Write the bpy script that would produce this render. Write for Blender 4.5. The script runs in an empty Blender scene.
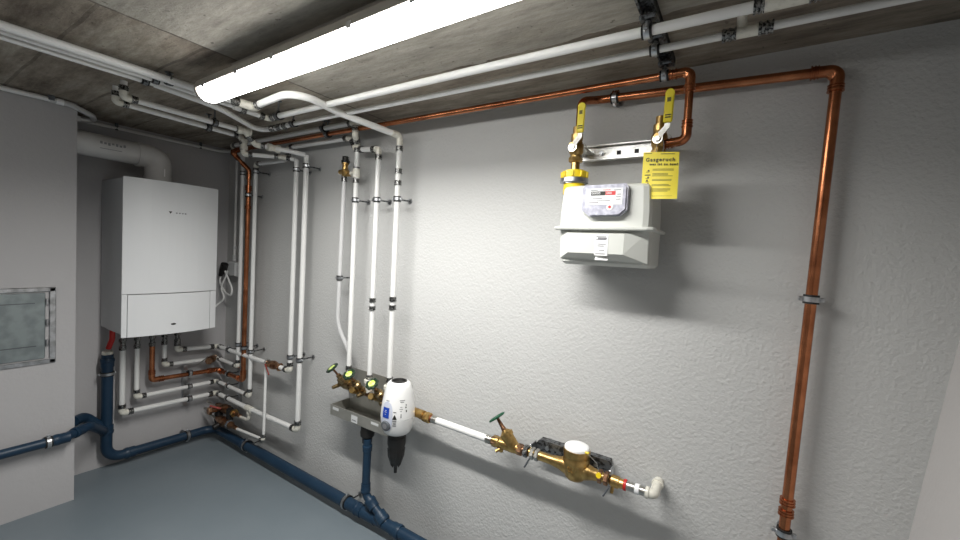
import bpy, math, random
from mathutils import Vector as V, Matrix
random.seed(4)
S = bpy.context.scene
COL = S.collection
PI = math.pi

# ------------------------------------------------------------------ camera
cam_d = bpy.data.cameras.new('camera')
cam_d.sensor_width = 36
cam_d.lens = 407.135 / 960 * 36
cam_d.clip_start = 0.02
cam = bpy.data.objects.new('camera', cam_d)
COL.objects.link(cam)
cx = V((0.83941, 0.54095, 0.05246)); cyd = V((0.0678, -0.00845, -0.99766)); cf = V((-0.53925, 0.84101, -0.04377))
m = Matrix.Identity(4)
for i in range(3):
    m[i][0] = cx[i]; m[i][1] = -cyd[i]; m[i][2] = -cf[i]; m[i][3] = (3.155, 0, 1.41)[i]
cam.matrix_world = m
S.camera = cam

# ------------------------------------------------------------------ world, exposure
w = bpy.data.worlds.new('world'); S.world = w; w.use_nodes = True
w.node_tree.nodes['Background'].inputs[0].default_value = (0.8, 0.9, 1, 1)
w.node_tree.nodes['Background'].inputs[1].default_value = 0.0
S.view_settings.view_transform = 'Standard'
S.view_settings.look = 'None'
S.view_settings.exposure = 0.08
S.view_settings.gamma = 1
S.view_settings.use_curve_mapping = False
LAMP = 15.0
LAMP_FILL = 4.5
LAMP_COL = (1.0, 0.99, 0.96)

# ------------------------------------------------------------------ materials
def mat(name, col, rough=0.5, metal=0.0, spec=0.5, noise=None, bump=None, emit=None, coat=0, alpha=None, trans=0):
    m = bpy.data.materials.new(name); m.use_nodes = True
    nt = m.node_tree; b = nt.nodes['Principled BSDF']
    b.inputs['Base Color'].default_value = (*col, 1)
    b.inputs['Roughness'].default_value = rough
    b.inputs['Metallic'].default_value = metal
    b.inputs['Specular IOR Level'].default_value = spec
    b.inputs['Coat Weight'].default_value = coat
    if trans: b.inputs['Transmission Weight'].default_value = trans
    tc = nt.nodes.new('ShaderNodeTexCoord')
    if noise:                                     # (scale, colour 2, low, high)
        n = nt.nodes.new('ShaderNodeTexNoise'); n.inputs['Scale'].default_value = noise[0]; n.inputs['Detail'].default_value = 5
        nt.links.new(tc.outputs['Object'], n.inputs['Vector'])
        r = nt.nodes.new('ShaderNodeValToRGB')
        r.color_ramp.elements[0].position = noise[2]; r.color_ramp.elements[1].position = noise[3]
        r.color_ramp.elements[0].color = (*col, 1); r.color_ramp.elements[1].color = (*noise[1], 1)
        nt.links.new(n.outputs['Fac'], r.inputs['Fac']); nt.links.new(r.outputs['Color'], b.inputs['Base Color'])
    if bump:                                      # (scale, strength, distance, detail)
        n = nt.nodes.new('ShaderNodeTexNoise'); n.inputs['Scale'].default_value = bump[0]; n.inputs['Detail'].default_value = bump[3]
        nt.links.new(tc.outputs['Object'], n.inputs['Vector'])
        u = nt.nodes.new('ShaderNodeBump'); u.inputs['Strength'].default_value = bump[1]; u.inputs['Distance'].default_value = bump[2]
        nt.links.new(n.outputs['Fac'], u.inputs['Height']); nt.links.new(u.outputs['Normal'], b.inputs['Normal'])
    if emit:
        b.inputs['Emission Color'].default_value = (*emit[0], 1); b.inputs['Emission Strength'].default_value = emit[1]
    return m

WALL = mat('stucco_grey', (0.53, 0.53, 0.52), 0.8, spec=0.25, bump=(105, 0.6, 0.005, 2.5), noise=(1.3, (0.56, 0.56, 0.55), 0.3, 0.7))
WALL2 = mat('plaster_grey', (0.46, 0.45, 0.455), 0.8, spec=0.25, bump=(60, 0.35, 0.004, 2.0), noise=(1.3, (0.48, 0.47, 0.475), 0.3, 0.7))
WALL3 = mat('plaster_pale', (0.50, 0.48, 0.47), 0.75, spec=0.3, bump=(90, 0.35, 0.003, 2.0))
FLOOR = mat('floor_paint', (0.165, 0.20, 0.225), 0.38, spec=0.5, bump=(30, 0.08, 0.002, 3), noise=(2.0, (0.19, 0.225, 0.25), 0.35, 0.65))
WHITE = mat('white_pipe', (0.80, 0.80, 0.78), 0.32, spec=0.5, noise=(8, (0.76, 0.76, 0.75), 0.4, 0.7))
CUTW = mat('grey_tube', (0.55, 0.55, 0.55), 0.4)
NICK = mat('nickel', (0.62, 0.61, 0.57), 0.28, 1.0, noise=(40, (0.42, 0.41, 0.38), 0.4, 0.65))
IVORY = mat('ivory_fitting', (0.74, 0.72, 0.64), 0.3, noise=(60, (0.56, 0.54, 0.47), 0.5, 0.72))
STEELR = mat('turned_steel', (0.45, 0.46, 0.48), 0.3, 1.0)
STEEL = mat('steel_sleeve', (0.34, 0.34, 0.33), 0.3, 1.0, noise=(170, (0.05, 0.05, 0.05), 0.46, 0.56))
ZINC = mat('zinc', (0.66, 0.67, 0.69), 0.32, 1.0, noise=(30, (0.36, 0.37, 0.38), 0.35, 0.65), bump=(60, 0.2, 0.001, 2))
DZINC = mat('dark_zinc', (0.22, 0.23, 0.24), 0.45, 0.9, noise=(90, (0.05, 0.05, 0.05), 0.45, 0.6))
RUBBER = mat('black_rubber', (0.012, 0.012, 0.012), 0.6)
BLACK = mat('black_plastic', (0.010, 0.009, 0.008), 0.45)
COPPER = mat('copper', (0.60, 0.235, 0.11), 0.25, 1.0, noise=(14, (0.32, 0.11, 0.05), 0.36, 0.68), bump=(45, 0.1, 0.001, 2))
BRASS = mat('brass', (0.62, 0.42, 0.16), 0.32, 1.0, noise=(35, (0.36, 0.22, 0.08), 0.38, 0.68), bump=(120, 0.2, 0.001, 2))
BRONZE = mat('bronze', (0.42, 0.24, 0.14), 0.36, 1.0, noise=(40, (0.16, 0.08, 0.045), 0.4, 0.65), bump=(120, 0.2, 0.001, 2))
BLUE = mat('blue_drain', (0.009, 0.030, 0.062), 0.42, spec=0.4, noise=(12, (0.013, 0.038, 0.072), 0.4, 0.7))
BOIL = mat('boiler_white', (0.78, 0.79, 0.80), 0.38, bump=(3, 0.02, 0.002, 1))
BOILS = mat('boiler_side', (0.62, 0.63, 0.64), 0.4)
FLUE = mat('flue_white', (0.60, 0.59, 0.58), 0.45, noise=(9, (0.52, 0.51, 0.50), 0.4, 0.7))
YEL = mat('yellow_plastic', (0.90, 0.66, 0.015), 0.35, coat=0.2)
YELB = mat('yellow_grip', (0.86, 0.70, 0.03), 0.4)
PAPER = mat('yellow_paper', (0.86, 0.72, 0.07), 0.6, noise=(25, (0.82, 0.67, 0.05), 0.4, 0.7))
INK = mat('black_ink', (0.02, 0.02, 0.015), 0.6)
INK2 = mat('dark_ink', (0.16, 0.14, 0.03), 0.6)
INKG = mat('grey_ink', (0.22, 0.22, 0.23), 0.6)
REDI = mat('red_ink', (0.62, 0.05, 0.05), 0.5)
LABEL = mat('white_label', (0.86, 0.86, 0.86), 0.45)
METER = mat('meter_case', (0.66, 0.67, 0.63), 0.42, noise=(4, (0.62, 0.63, 0.59), 0.4, 0.7))
CLEAR = mat('smoky_clear_plastic', (0.42, 0.42, 0.50), 0.18, spec=0.7, noise=(70, (0.66, 0.66, 0.74), 0.4, 0.7))
FWHITE = mat('filter_white', (0.84, 0.84, 0.83), 0.28, coat=0.3)
FPANEL = mat('filter_panel', (0.55, 0.58, 0.68), 0.3)
LCD = mat('blue_screen', (0.015, 0.06, 0.38), 0.2, coat=0.4)
DGREY = mat('dark_grey_knob', (0.10, 0.11, 0.12), 0.45)
GREEN = mat('green_wheel', (0.008, 0.075, 0.035), 0.4)
WHEEL = mat('dark_wheel', (0.012, 0.03, 0.016), 0.35)
TVB = mat('tray_valve_brass', (0.42, 0.31, 0.16), 0.36, 1.0, noise=(38, (0.12, 0.075, 0.04), 0.42, 0.66), bump=(120, 0.2, 0.001, 2))
LIME = mat('lime_cap', (0.50, 0.68, 0.10), 0.4, noise=(90, (0.72, 0.82, 0.35), 0.45, 0.6))
REDL = mat('worn_red_lever', (0.30, 0.05, 0.04), 0.4)
REDP = mat('red_rubber', (0.55, 0.02, 0.015), 0.4)
GBOX = mat('grey_plastic', (0.62, 0.63, 0.63), 0.45)
TRAY = mat('brushed_tray', (0.30, 0.30, 0.27), 0.38, 0.45, noise=(20, (0.36, 0.35, 0.32), 0.35, 0.7))
HATCH = mat('galvanised_sheet', (0.29, 0.33, 0.335), 0.42, 0.6, noise=(18, (0.22, 0.25, 0.255), 0.4, 0.62), bump=(14, 0.25, 0.002, 3))
RAILM = mat('bright_zinc_rail', (0.74, 0.74, 0.72), 0.38, 0.85, noise=(45, (0.6, 0.6, 0.58), 0.45, 0.65))
HOUSE = mat('lamp_housing', (0.46, 0.43, 0.38), 0.5)
DIFF = mat('lit_diffuser', (0.9, 0.9, 0.9), 0.4, emit=(LAMP_COL, LAMP))
DIFF_FILL = mat('fill_lamp_diffuser', (0.9, 0.9, 0.9), 0.4, emit=(LAMP_COL, LAMP_FILL))

def concrete():
    m = bpy.data.materials.new('board_marked_concrete'); m.use_nodes = True
    nt = m.node_tree; N = nt.nodes; Lk = nt.links; b = N['Principled BSDF']
    b.inputs['Roughness'].default_value = 0.85; b.inputs['Specular IOR Level'].default_value = 0.25
    tc = N.new('ShaderNodeTexCoord'); sp = N.new('ShaderNodeSeparateXYZ'); Lk.new(tc.outputs['Object'], sp.inputs[0])
    def noise(scale, det, vec=None, stretch=None, rough=0.6):
        n = N.new('ShaderNodeTexNoise'); n.inputs['Scale'].default_value = scale; n.inputs['Detail'].default_value = det
        n.inputs['Roughness'].default_value = rough
        if stretch:
            mp = N.new('ShaderNodeMapping'); mp.inputs['Scale'].default_value = stretch
            Lk.new(tc.outputs['Object'], mp.inputs['Vector']); Lk.new(mp.outputs['Vector'], n.inputs['Vector'])
        else: Lk.new(tc.outputs['Object'], n.inputs['Vector'])
        return n.outputs['Fac']
    def ramp(fac, stops):
        r = N.new('ShaderNodeValToRGB'); e = r.color_ramp.elements
        e[0].position, e[0].color = stops[0][0], (*stops[0][1], 1); e[1].position, e[1].color = stops[1][0], (*stops[1][1], 1)
        for p, c in stops[2:]:
            k = e.new(p); k.color = (*c, 1)
        Lk.new(fac, r.inputs['Fac']); return r.outputs['Color']
    def mix(fac, a, bb, mode='MIX'):
        x = N.new('ShaderNodeMix'); x.data_type = 'RGBA'; x.blend_type = mode
        if isinstance(fac, float): x.inputs['Factor'].default_value = fac
        else: Lk.new(fac, x.inputs['Factor'])
        Lk.new(a, x.inputs[6]); Lk.new(bb, x.inputs[7]); return x.outputs[2]
    def mth(op, a, v2=None, v3=None):
        x = N.new('ShaderNodeMath'); x.operation = op
        for i, q in enumerate((a, v2, v3)):
            if q is None: continue
            if isinstance(q, (int, float)): x.inputs[i].default_value = q
            else: Lk.new(q, x.inputs[i])
        return x.outputs[0]
    smooth = ramp(noise(5, 8), [(0.3, (0.36, 0.34, 0.30)), (0.7, (0.47, 0.45, 0.40))])
    stains = ramp(noise(2.2, 9, stretch=(0.55, 2.2, 1), rough=0.7), [(0.36, (0.14, 0.115, 0.093)), (0.64, (0.44, 0.405, 0.345)), (0.5, (0.29, 0.255, 0.21))])
    # the panel joint runs towards the long wall at x = 1.585; the older, stained boards lie beyond it
    side = mth('LESS_THAN', sp.outputs['X'], 1.585)
    near = mth('GREATER_THAN', mth('ADD', sp.outputs['Y'], mth('MULTIPLY', noise(4, 4), 0.08)), 1.20)
    rough_zone = mth('MAXIMUM', side, near)
    col = mix(rough_zone, smooth, stains)
    grain = ramp(noise(9, 10, stretch=(0.5, 3.0, 1), rough=0.8), [(0.35, (0.62, 0.60, 0.58)), (0.62, (1.12, 1.1, 1.08))])
    col = mix(0.9, col, grain, 'MULTIPLY')
    # board joints along x
    yy = mth('ADD', sp.outputs['Y'], mth('MULTIPLY', noise(3, 2), 0.03))
    saw = mth('ABSOLUTE', mth('SUBTRACT', mth('FRACT', mth('MULTIPLY', yy, 1 / 0.27)), 0.5))
    line = mth('MULTIPLY', mth('LESS_THAN', saw, 0.02), side)
    joint = mth('LESS_THAN', mth('ABSOLUTE', mth('SUBTRACT', mth('ADD', sp.outputs['X'], mth('MULTIPLY', noise(20, 4), 0.012)), 1.591)), 0.005)
    lines = mth('MULTIPLY', mth('MAXIMUM', mth('MULTIPLY', line, 0.7), joint), mth('ADD', noise(14, 3), 0.15))
    dark = N.new('ShaderNodeRGB'); dark.outputs[0].default_value = (0.07, 0.055, 0.045, 1)
    col = mix(lines, col, dark.outputs[0])
    pits = mth('LESS_THAN', noise(45, 2), 0.30)
    col = mix(mth('MULTIPLY', pits, 0.5), col, dark.outputs[0])
    Lk.new(col, b.inputs['Base Color'])
    u = N.new('ShaderNodeBump'); u.inputs['Strength'].default_value = 0.5; u.inputs['Distance'].default_value = 0.01
    h = mth('ADD', noise(25, 8), mth('MULTIPLY', lines, -1.5)); Lk.new(h, u.inputs['Height']); Lk.new(u.outputs['Normal'], b.inputs['Normal'])
    return m
CONC = concrete()

# ------------------------------------------------------------------ mesh helpers
def frame(d):
    d = V(d).normalized()
    a = V((0, 0, 1)) if abs(d.z) < 0.9 else V((1, 0, 0))
    u = d.cross(a).normalized(); v = d.cross(u).normalized()
    return d, u, v

class M:
    def __init__(s): s.v = []; s.f = []; s.sm = []
    def add(s, vs, fs, smooth=False):
        o = len(s.v); s.v += [V(x) for x in vs]
        for f in fs: s.f.append(tuple(i + o for i in f)); s.sm.append(smooth)
        return s
    def box(s, c, d, rot=None, bev=0.0):
        c = V(c); hx, hy, hz = d[0] / 2, d[1] / 2, d[2] / 2
        if bev <= 0:
            vs = [V((x, y, z)) for x in (-hx, hx) for y in (-hy, hy) for z in (-hz, hz)]
            fs = [(0, 1, 3, 2), (4, 6, 7, 5), (0, 4, 5, 1), (2, 3, 7, 6), (0, 2, 6, 4), (1, 5, 7, 3)]
        else:                                     # bevelled box from eight corner triangles
            b = min(bev, hx * .9, hy * .9, hz * .9); vs = []; idx = {}
            for sx in (-1, 1):
                for sy in (-1, 1):
                    for sz in (-1, 1):
                        for k in range(3):
                            p = [sx * (hx - b), sy * (hy - b), sz * (hz - b)]
                            p[k] += (sx, sy, sz)[k] * b
                            idx[(sx, sy, sz, k)] = len(vs); vs.append(V(p))
            fs = []
            for k in range(3):
                o = [i for i in range(3) if i != k]
                for sg in (-1, 1):
                    q = []
                    for a, bb in ((-1, -1), (1, -1), (1, 1), (-1, 1)):
                        t = [0, 0, 0]; t[k] = sg; t[o[0]] = a; t[o[1]] = bb; q.append(idx[(*t, k)])
                    fs.append(q)
            for k in range(3):                    # edges along axis k
                o = [i for i in range(3) if i != k]
                for a in (-1, 1):
                    for bb in (-1, 1):
                        t0 = [0] * 3; t1 = [0] * 3
                        t0[k] = -1; t1[k] = 1
                        for t in (t0, t1): t[o[0]] = a; t[o[1]] = bb
                        fs.append([idx[(*t0, o[0])], idx[(*t1, o[0])], idx[(*t1, o[1])], idx[(*t0, o[1])]])
            for sx in (-1, 1):
                for sy in (-1, 1):
                    for sz in (-1, 1): fs.append([idx[(sx, sy, sz, k)] for k in range(3)])
        if rot is not None: vs = [rot @ x for x in vs]
        return s.add([x + c for x in vs], fs)
    def lathe(s, p, d, prof, seg=20, cap=True, sx=1, sy=1):
        """prof: (distance along d from p, radius)"""
        d, u, v = frame(d); p = V(p); vs = []; fs = []
        for t, r in prof:
            for k in range(seg):
                a = 2 * PI * k / seg
                vs.append(p + d * t + u * (r * sx * math.cos(a)) + v * (r * sy * math.sin(a)))
        for i in range(len(prof) - 1):
            for k in range(seg):
                a, b2 = i * seg + k, i * seg + (k + 1) % seg
                fs.append((a, b2, b2 + seg, a + seg))
        s.add(vs, fs, True)
        if cap:
            n = len(prof); s.add([vs[k] for k in range(seg)], [tuple(range(seg))][:1])
            s.add([vs[(n - 1) * seg + k] for k in range(seg)], [tuple(range(seg))])
        return s
    def cyl(s, p, q, r, r2=None, seg=20):
        p = V(p); q = V(q); L = (q - p).length
        return s.lathe(p, q - p, [(0, r), (L, r if r2 is None else r2)], seg)
    def hexn(s, p, q, r): 
        p = V(p); q = V(q); L = (q - p).length
        d, u, v = frame(q - p); vs = []
        for t, rr in ((0, r * .9), (L * .15, r), (L * .85, r), (L, r * .9)):
            for k in range(6):
                a = PI / 3 * k; vs.append(p + d * t + u * rr * math.cos(a) + v * rr * math.sin(a))
        fs = [(i * 6 + k, i * 6 + (k + 1) % 6, i * 6 + 6 + (k + 1) % 6, i * 6 + 6 + k) for i in range(3) for k in range(6)]
        fs += [tuple(range(6)), tuple(range(18, 24))]
        return s.add(vs, fs)
    def tube(s, pts, r, seg=14, closed=False):
        pts = [V(p) for p in pts]; n = len(pts); vs = []; fs = []
        t0 = (pts[1] - pts[0]).normalized(); _, u, _v = frame(t0)
        rs = r if isinstance(r, (list, tuple)) else [r] * n
        for i in range(n):
            if closed: t = (pts[(i + 1) % n] - pts[i - 1]).normalized()
            elif i == 0: t = t0
            elif i == n - 1: t = (pts[-1] - pts[-2]).normalized()
            else: t = (pts[i + 1] - pts[i - 1]).normalized()
            u = (u - t * u.dot(t)).normalized(); v = t.cross(u)
            for k in range(seg):
                a = 2 * PI * k / seg; vs.append(pts[i] + (u * math.cos(a) + v * math.sin(a)) * rs[i])
        for i in range(n if closed else n - 1):
            j = (i + 1) % n
            for k in range(seg):
                k2 = (k + 1) % seg; fs.append((i * seg + k, i * seg + k2, j * seg + k2, j * seg + k))
        s.add(vs, fs, True)
        if not closed:
            s.add(vs[:seg], [tuple(range(seg))]); s.add(vs[-seg:], [tuple(range(seg))])
        return s
    def prism(s, poly, d):
        """poly: ring of 3D points, extruded by vector d"""
        n = len(poly); poly = [V(p) for p in poly]; d = V(d)
        vs = poly + [p + d for p in poly]
        return s.add(vs, [tuple(range(n)), tuple(range(2 * n - 1, n - 1, -1))] + [(i, (i + 1) % n, n + (i + 1) % n, n + i) for i in range(n)])
    def build(s, name, material, parent=None):
        o0 = parent_origin(parent)
        me = bpy.data.meshes.new(name)
        me.from_pydata([tuple(x - o0) for x in s.v], [], s.f)
        me.polygons.foreach_set('use_smooth', s.sm)
        import bmesh
        bm = bmesh.new(); bm.from_mesh(me); bmesh.ops.recalc_face_normals(bm, faces=bm.faces)
        for e in bm.edges:
            if len(e.link_faces) == 2 and e.calc_face_angle(0) > 0.62: e.smooth = False
        bm.to_mesh(me); bm.free()
        me.materials.append(material); me.update()
        o = bpy.data.objects.new(name, me); COL.objects.link(o)
        if parent is not None: o.parent = parent; o['_o'] = tuple(o0)
        return o

def parent_origin(p):
    o = V((0, 0, 0))
    while p is not None: o = o + p.location; p = p.parent
    return o

def thing(name, label, cat, loc, group=None):
    o = bpy.data.objects.new(name, None); COL.objects.link(o); o.location = loc
    o.empty_display_size = 0.05
    o['label'] = label; o['category'] = cat
    if group: o['group'] = group
    return o
def struct(name, mm, material):
    o = mm.build(name, material); o['kind'] = 'structure'; return o

def fillet(pts, r, n=7):
    pts = [V(p) for p in pts]; out = [pts[0]]
    for i in range(1, len(pts) - 1):
        a = (pts[i - 1] - pts[i]); b = (pts[i + 1] - pts[i]); la, lb = a.length, b.length
        a.normalize(); b.normalize()
        ang = a.angle(b)
        if ang > PI - 0.05: out.append(pts[i]); continue
        t = min(r / math.tan(ang / 2), la * .48, lb * .48); rr = t * math.tan(ang / 2)
        c = pts[i] + (a + b).normalized() * (rr / math.sin(ang / 2))
        s = pts[i] + a * t; e = pts[i] + b * t
        v0 = s - c; v1 = e - c; th = v0.angle(v1); ax = v0.cross(v1).normalized()
        for k in range(n + 1): out.append(c + Matrix.Rotation(th * k / n, 3, ax) @ v0)
    out.append(pts[-1]); return out

def pipe(root, pts, r, material, elbow='fit', bend=None, seg=14, sleeves=(), efit=None, esl=None):
    """a tube run through pts; at corners elbow fittings with a press sleeve on either side"""
    bend = bend or r * 1.6
    M().tube(fillet(pts, bend), r, seg).build('tube', material, root)
    P = [V(p) for p in pts]
    for i in range(1, len(P) - 1):
        if elbow is None: break
        a = (P[i - 1] - P[i]).normalized(); b = (P[i + 1] - P[i]).normalized()
        if a.angle(b) > 2.9: continue
        L = bend * 1.25
        M().tube(fillet([P[i] + a * L, P[i], P[i] + b * L], bend), r * 1.22, seg).build('elbow', efit or IVORY, root)
        for dd in (a, b):
            sleeve(root, P[i] + dd * (L + r * .9), dd, r, esl or STEEL)
    for p, d in sleeves: sleeve(root, p, d, r)
def sleeve(root, p, d, r, material=None, L=None):
    d = V(d).normalized(); L = L or max(r * 1.6, 0.02); p = V(p) - d * L / 2
    M().lathe(p, d, [(0, r * 1.05), (0, r * 1.4), (L * .18, r * 1.4), (L * .24, r * 1.2), (L * .45, r * 1.2), (L * .5, r * 1.38), (L * .62, r * 1.38), (L * .68, r * 1.2), (L * .85, r * 1.2), (L * .9, r * 1.36), (L, r * 1.36), (L, r * 1.05)], 18).build('press_sleeve', material or STEEL, root)

def clamp(p, d, r, foot, label, plate=True, group='pipe clamps', material=None):
    """ring round the pipe at p (axis d), with screws, rubber lining and a threaded stem to foot"""
    p = V(p); d = V(d).normalized(); foot = V(foot); material = material or ZINC
    t = thing('pipe_clamp', label, 'pipe clamp', tuple(foot), group)
    n = (foot - p).normalized(); side = d.cross(n).normalized()
    M().lathe(p - d * .0095, d, [(-.003, r * 1.02), (-.003, r + .0045), (.022, r + .0045), (.022, r * 1.02)], 20, False).build('rubber_lining', RUBBER, t)
    M().lathe(p - d * .007, d, [(0, r + .002), (0, r + .0062), (.014, r + .0062), (.014, r + .002)], 20, False).build('band', material, t)
    for s in (-1, 1):
        q = p + side * s * (r + .009)
        M().box(q, (.012, .012, .012), Matrix((side, n, d)).transposed(), .002).cyl(q - n * .01, q + n * .009, .003, seg=8).build('screw_lug', material, t)
    M().cyl(p + n * (r + .002), foot, .004, seg=10).hexn(p + n * (r + .003), p + n * (r + .012), .008).build('stem', DZINC, t)
    if plate: M().cyl(foot - n * .001, foot - n * .004, .014, seg=16).build('wall_plate', material, t)
    return t

def text(s, size, origin, right, up, material, parent, name='lettering', lift=0.0006, bold=0, space=1):
    c = bpy.data.curves.new('t', 'FONT'); c.body = s; c.size = size; c.extrude = 0.0002; c.resolution_u = 2; c.offset = bold; c.space_character = space
    o = bpy.data.objects.new('t', c); COL.objects.link(o)
    bpy.context.view_layer.update()
    me = bpy.data.meshes.new_from_object(o.evaluated_get(bpy.context.evaluated_depsgraph_get()))
    bpy.data.objects.remove(o); bpy.data.curves.remove(c)
    right = V(right).normalized(); up = V(up).normalized(); nn = right.cross(up)
    o0 = parent_origin(parent)
    for v in me.vertices: v.co = V(origin) + right * v.co.x + up * v.co.y + nn * (v.co.z + lift) - o0
    me.materials.clear(); me.materials.append(material); me.name = name
    ob = bpy.data.objects.new(name, me); COL.objects.link(ob); ob.parent = parent
    return ob

# ------------------------------------------------------------------ the room
H = 2.05
struct('floor', M().box((1.9, -.4, -.05), (4.2, 4.2, .1)), FLOOR)
struct('ceiling', M().box((1.9, -.4, H + .05), (4.2, 4.2, .1)), CONC)
struct('wall_back', M().box((1.9, 1.55, H / 2), (4.2, .1, H)), WALL)
struct('wall_left', M().box((-.05, -.35, H / 2), (.1, 3.7, H)), WALL2)
struct('wall_left_pier', M().box((.145, -.783, H / 2), (.29, 2.836, H)), WALL2)
struct('wall_front', M().box((1.9, -2.25, H / 2), (4.2, .1, H)), WALL2)
struct('wall_right', M().prism([(3.500, -2.2, 0), (4.0, -2.2, 0), (4.0, -2.2, H), (3.701, -2.2, H)], (0, 3.7, 0)), WALL3)

# ------------------------------------------------------------------ ceiling lamp
def lamp(c, L, yaw, label, lit, power):
    t = thing('ceiling_lamp', label, 'ceiling lamp', (c[0], c[1], H), 'linear ceiling lamps')
    R = Matrix.Rotation(yaw, 3, 'Z')
    def P(x, y, z): return V(c) + R @ V((x, y, z))
    def ring(prof, x0, x1, mm):
        a = [P(x0, y, z) for y, z in prof]; mm.prism(a, R @ V((x1 - x0, 0, 0))); return mm
    ring([(.014, 0), (.03, 0), (.03, -.055), (.014, -.055)], -L / 2 + .15, L / 2 - .1, M()).build('mounting_channel', HOUSE, t)
    ring([(-.034, -.050), (.034, -.050), (.042, -.058), (.042, -.080), (-.042, -.080), (-.042, -.058)], -L / 2, L / 2, M()).build('housing', HOUSE, t)
    ring([(-.039, -.080), (.039, -.080), (.038, -.098), (.030, -.114), (.014, -.122), (-.014, -.122), (-.030, -.114), (-.038, -.098)], -L / 2 + .012, L / 2 - .012, M()).build('diffuser', lit, t)
    for sgn in (-1, 1):
        x = sgn * (L / 2 + .004)
        ring([(-.036, -.052), (.036, -.052), (.044, -.070), (.042, -.090), (.032, -.108), (-.032, -.108), (-.042, -.090), (-.044, -.070)], x - .008, x + .008, M()).build('end_cap', HOUSE, t)
    ld = bpy.data.lights.new('lamp_light', 'AREA'); ld.shape = 'RECTANGLE'; ld.size = L - .06; ld.size_y = .06
    ld.energy = power; ld.spread = math.radians(162); ld.color = LAMP_COL
    lo = bpy.data.objects.new('lamp_light', ld); COL.objects.link(lo); lo.parent = t
    lo.location = (0, 0, -.124); lo.rotation_euler = (0, 0, yaw)
    for x in (-.64, -.40, -.18, .18, .40, .64):
        for sy in (-1, 1):
            M().box(P(x, sy * .043, -.080), (.018, .005, .018), R, .001).build('cover_clip', ZINC, t)
    return t
lamp((2.095, .742, H), 1.41, -.018, 'long lit linear lamp with white cover, nearest the pipes', DIFF, 28)
lamp((2.0, -1.2, H), 1.45, 0, 'second long linear lamp, unseen, added behind the camera as fill light', DIFF_FILL, 7.5)  # invented fill lamp out of view; its position is a guess

# ------------------------------------------------------------------ boiler
def boiler():
    t = thing('gas_boiler', 'white wall-hung gas boiler with curved front and lower flap', 'boiler', (0, 1.02, .86))
    y0, y1, z0, z1, xs = .79, 1.252, .850, 1.712, .385
    def front(z, dz=0):
        return [(xs + .030 * (1 - ((k / 12) * 2 - 1) ** 2), y0 + (y1 - y0) * k / 12, z) for k in range(13)]
    M().box(((xs + .002) / 2, (y0 + y1) / 2 + .007, (z0 + z1) / 2 + .004), (xs - .004, y1 - y0 - .018, z1 - z0 - .012)).build('casing', BOILS, t)
    # front cover in three fields with grooves between
    def cover(ya, yb, za, zb, name, mm):
        pts = []; n = 12
        for k in range(n + 1):
            y = ya + (yb - ya) * k / n; u = (y - y0) / (y1 - y0) * 2 - 1
            pts.append((xs + .008 + .036 * (1 - u * u), y, za))
        pts += [(xs, yb, za), (xs, ya, za)]
        return M().prism(pts, (0, 0, zb - za)).build(name, mm, t)
    fc = cover(y0, y1, 1.086, z1, 'front_cover', BOIL)
    cover(y0, y0 + .021, z0, 1.083, 'side_strip', BOIL); cover(y1 - .036, y1, z0, 1.083, 'side_strip', BOIL)
    fl = cover(y0 + .024, y1 - .039, z0, 1.081, 'flap', BOIL)
    M().lathe((.425, 1.015, .905), (1, 0, 0), [(0, .014), (.006, .012), (.007, 0.001)], 20, sx=1.0, sy=.45).build('oval_button', BLACK, fl)
    M().prism([(.425, .982, 1.548), (.425, .998, 1.548), (.425, .990, 1.535)], (.005, 0, 0)).build('logo_mark', INK, fc)
    for k, y in enumerate((1.02, 1.035, 1.05, 1.064)):
        M().box((.4285, y, 1.541), (.001, .008, .006)).build('logo_letter', INKG, fc)
    M().box((.2, 1.02, .853), (.30, .40, .012)).build('base_panel', BOILS, t)
    for y in (.885, .955, 1.03, 1.095, 1.165):
        M().cyl((.09, y, .86), (.09, y, .715), .0125).hexn((.09, y, .785), (.09, y, .765), .019).hexn((.09, y, .74), (.09, y, .715), .0185).build('connector', STEEL, t)
    M().cyl((.25, 1.205, .855), (.25, 1.205, .835), .014).build('grommet', BLACK, t)
    return t
boiler()
f = thing('flue_pipe', 'wide white flue pipe bending down into the boiler top', 'flue pipe', (.22, .66, 1.87))
M().tube([(.22, .5, 1.875), (.22, .93, 1.865)], .062, 28).build('tube', FLUE, f)
M().tube(fillet([(.22, .90, 1.866), (.22, 1.0, 1.864), (.22, 1.0, 1.715)], .05, 8), .064, 28).build('elbow', FLUE, f)
M().lathe((.22, .895, 1.866), (0, 1, 0), [(0, .062), (0, .068), (.02, .068), (.02, .062)], 28, False).build('socket_ring', FLUE, f)
M().lathe((.22, 1.0, 1.714), (0, 0, 1), [(0, .085), (.008, .085), (.012, .068), (.04, .067)], 28).build('collar', FLUE, f)
M().box((.283, 1.01, 1.775), (.002, .005, .045)).build('white_mark', LABEL, f)
for k in range(7): M().box((.2815, .73 + k * .016, 1.883 - (k % 3) * .002), (.0016, .010, .010 if k % 2 else .014)).build('printed_mark', INKG, f)
M().box((.2815, .77, 1.853), (.0016, .09, .003)).build('printed_mark', INKG, f)

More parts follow.
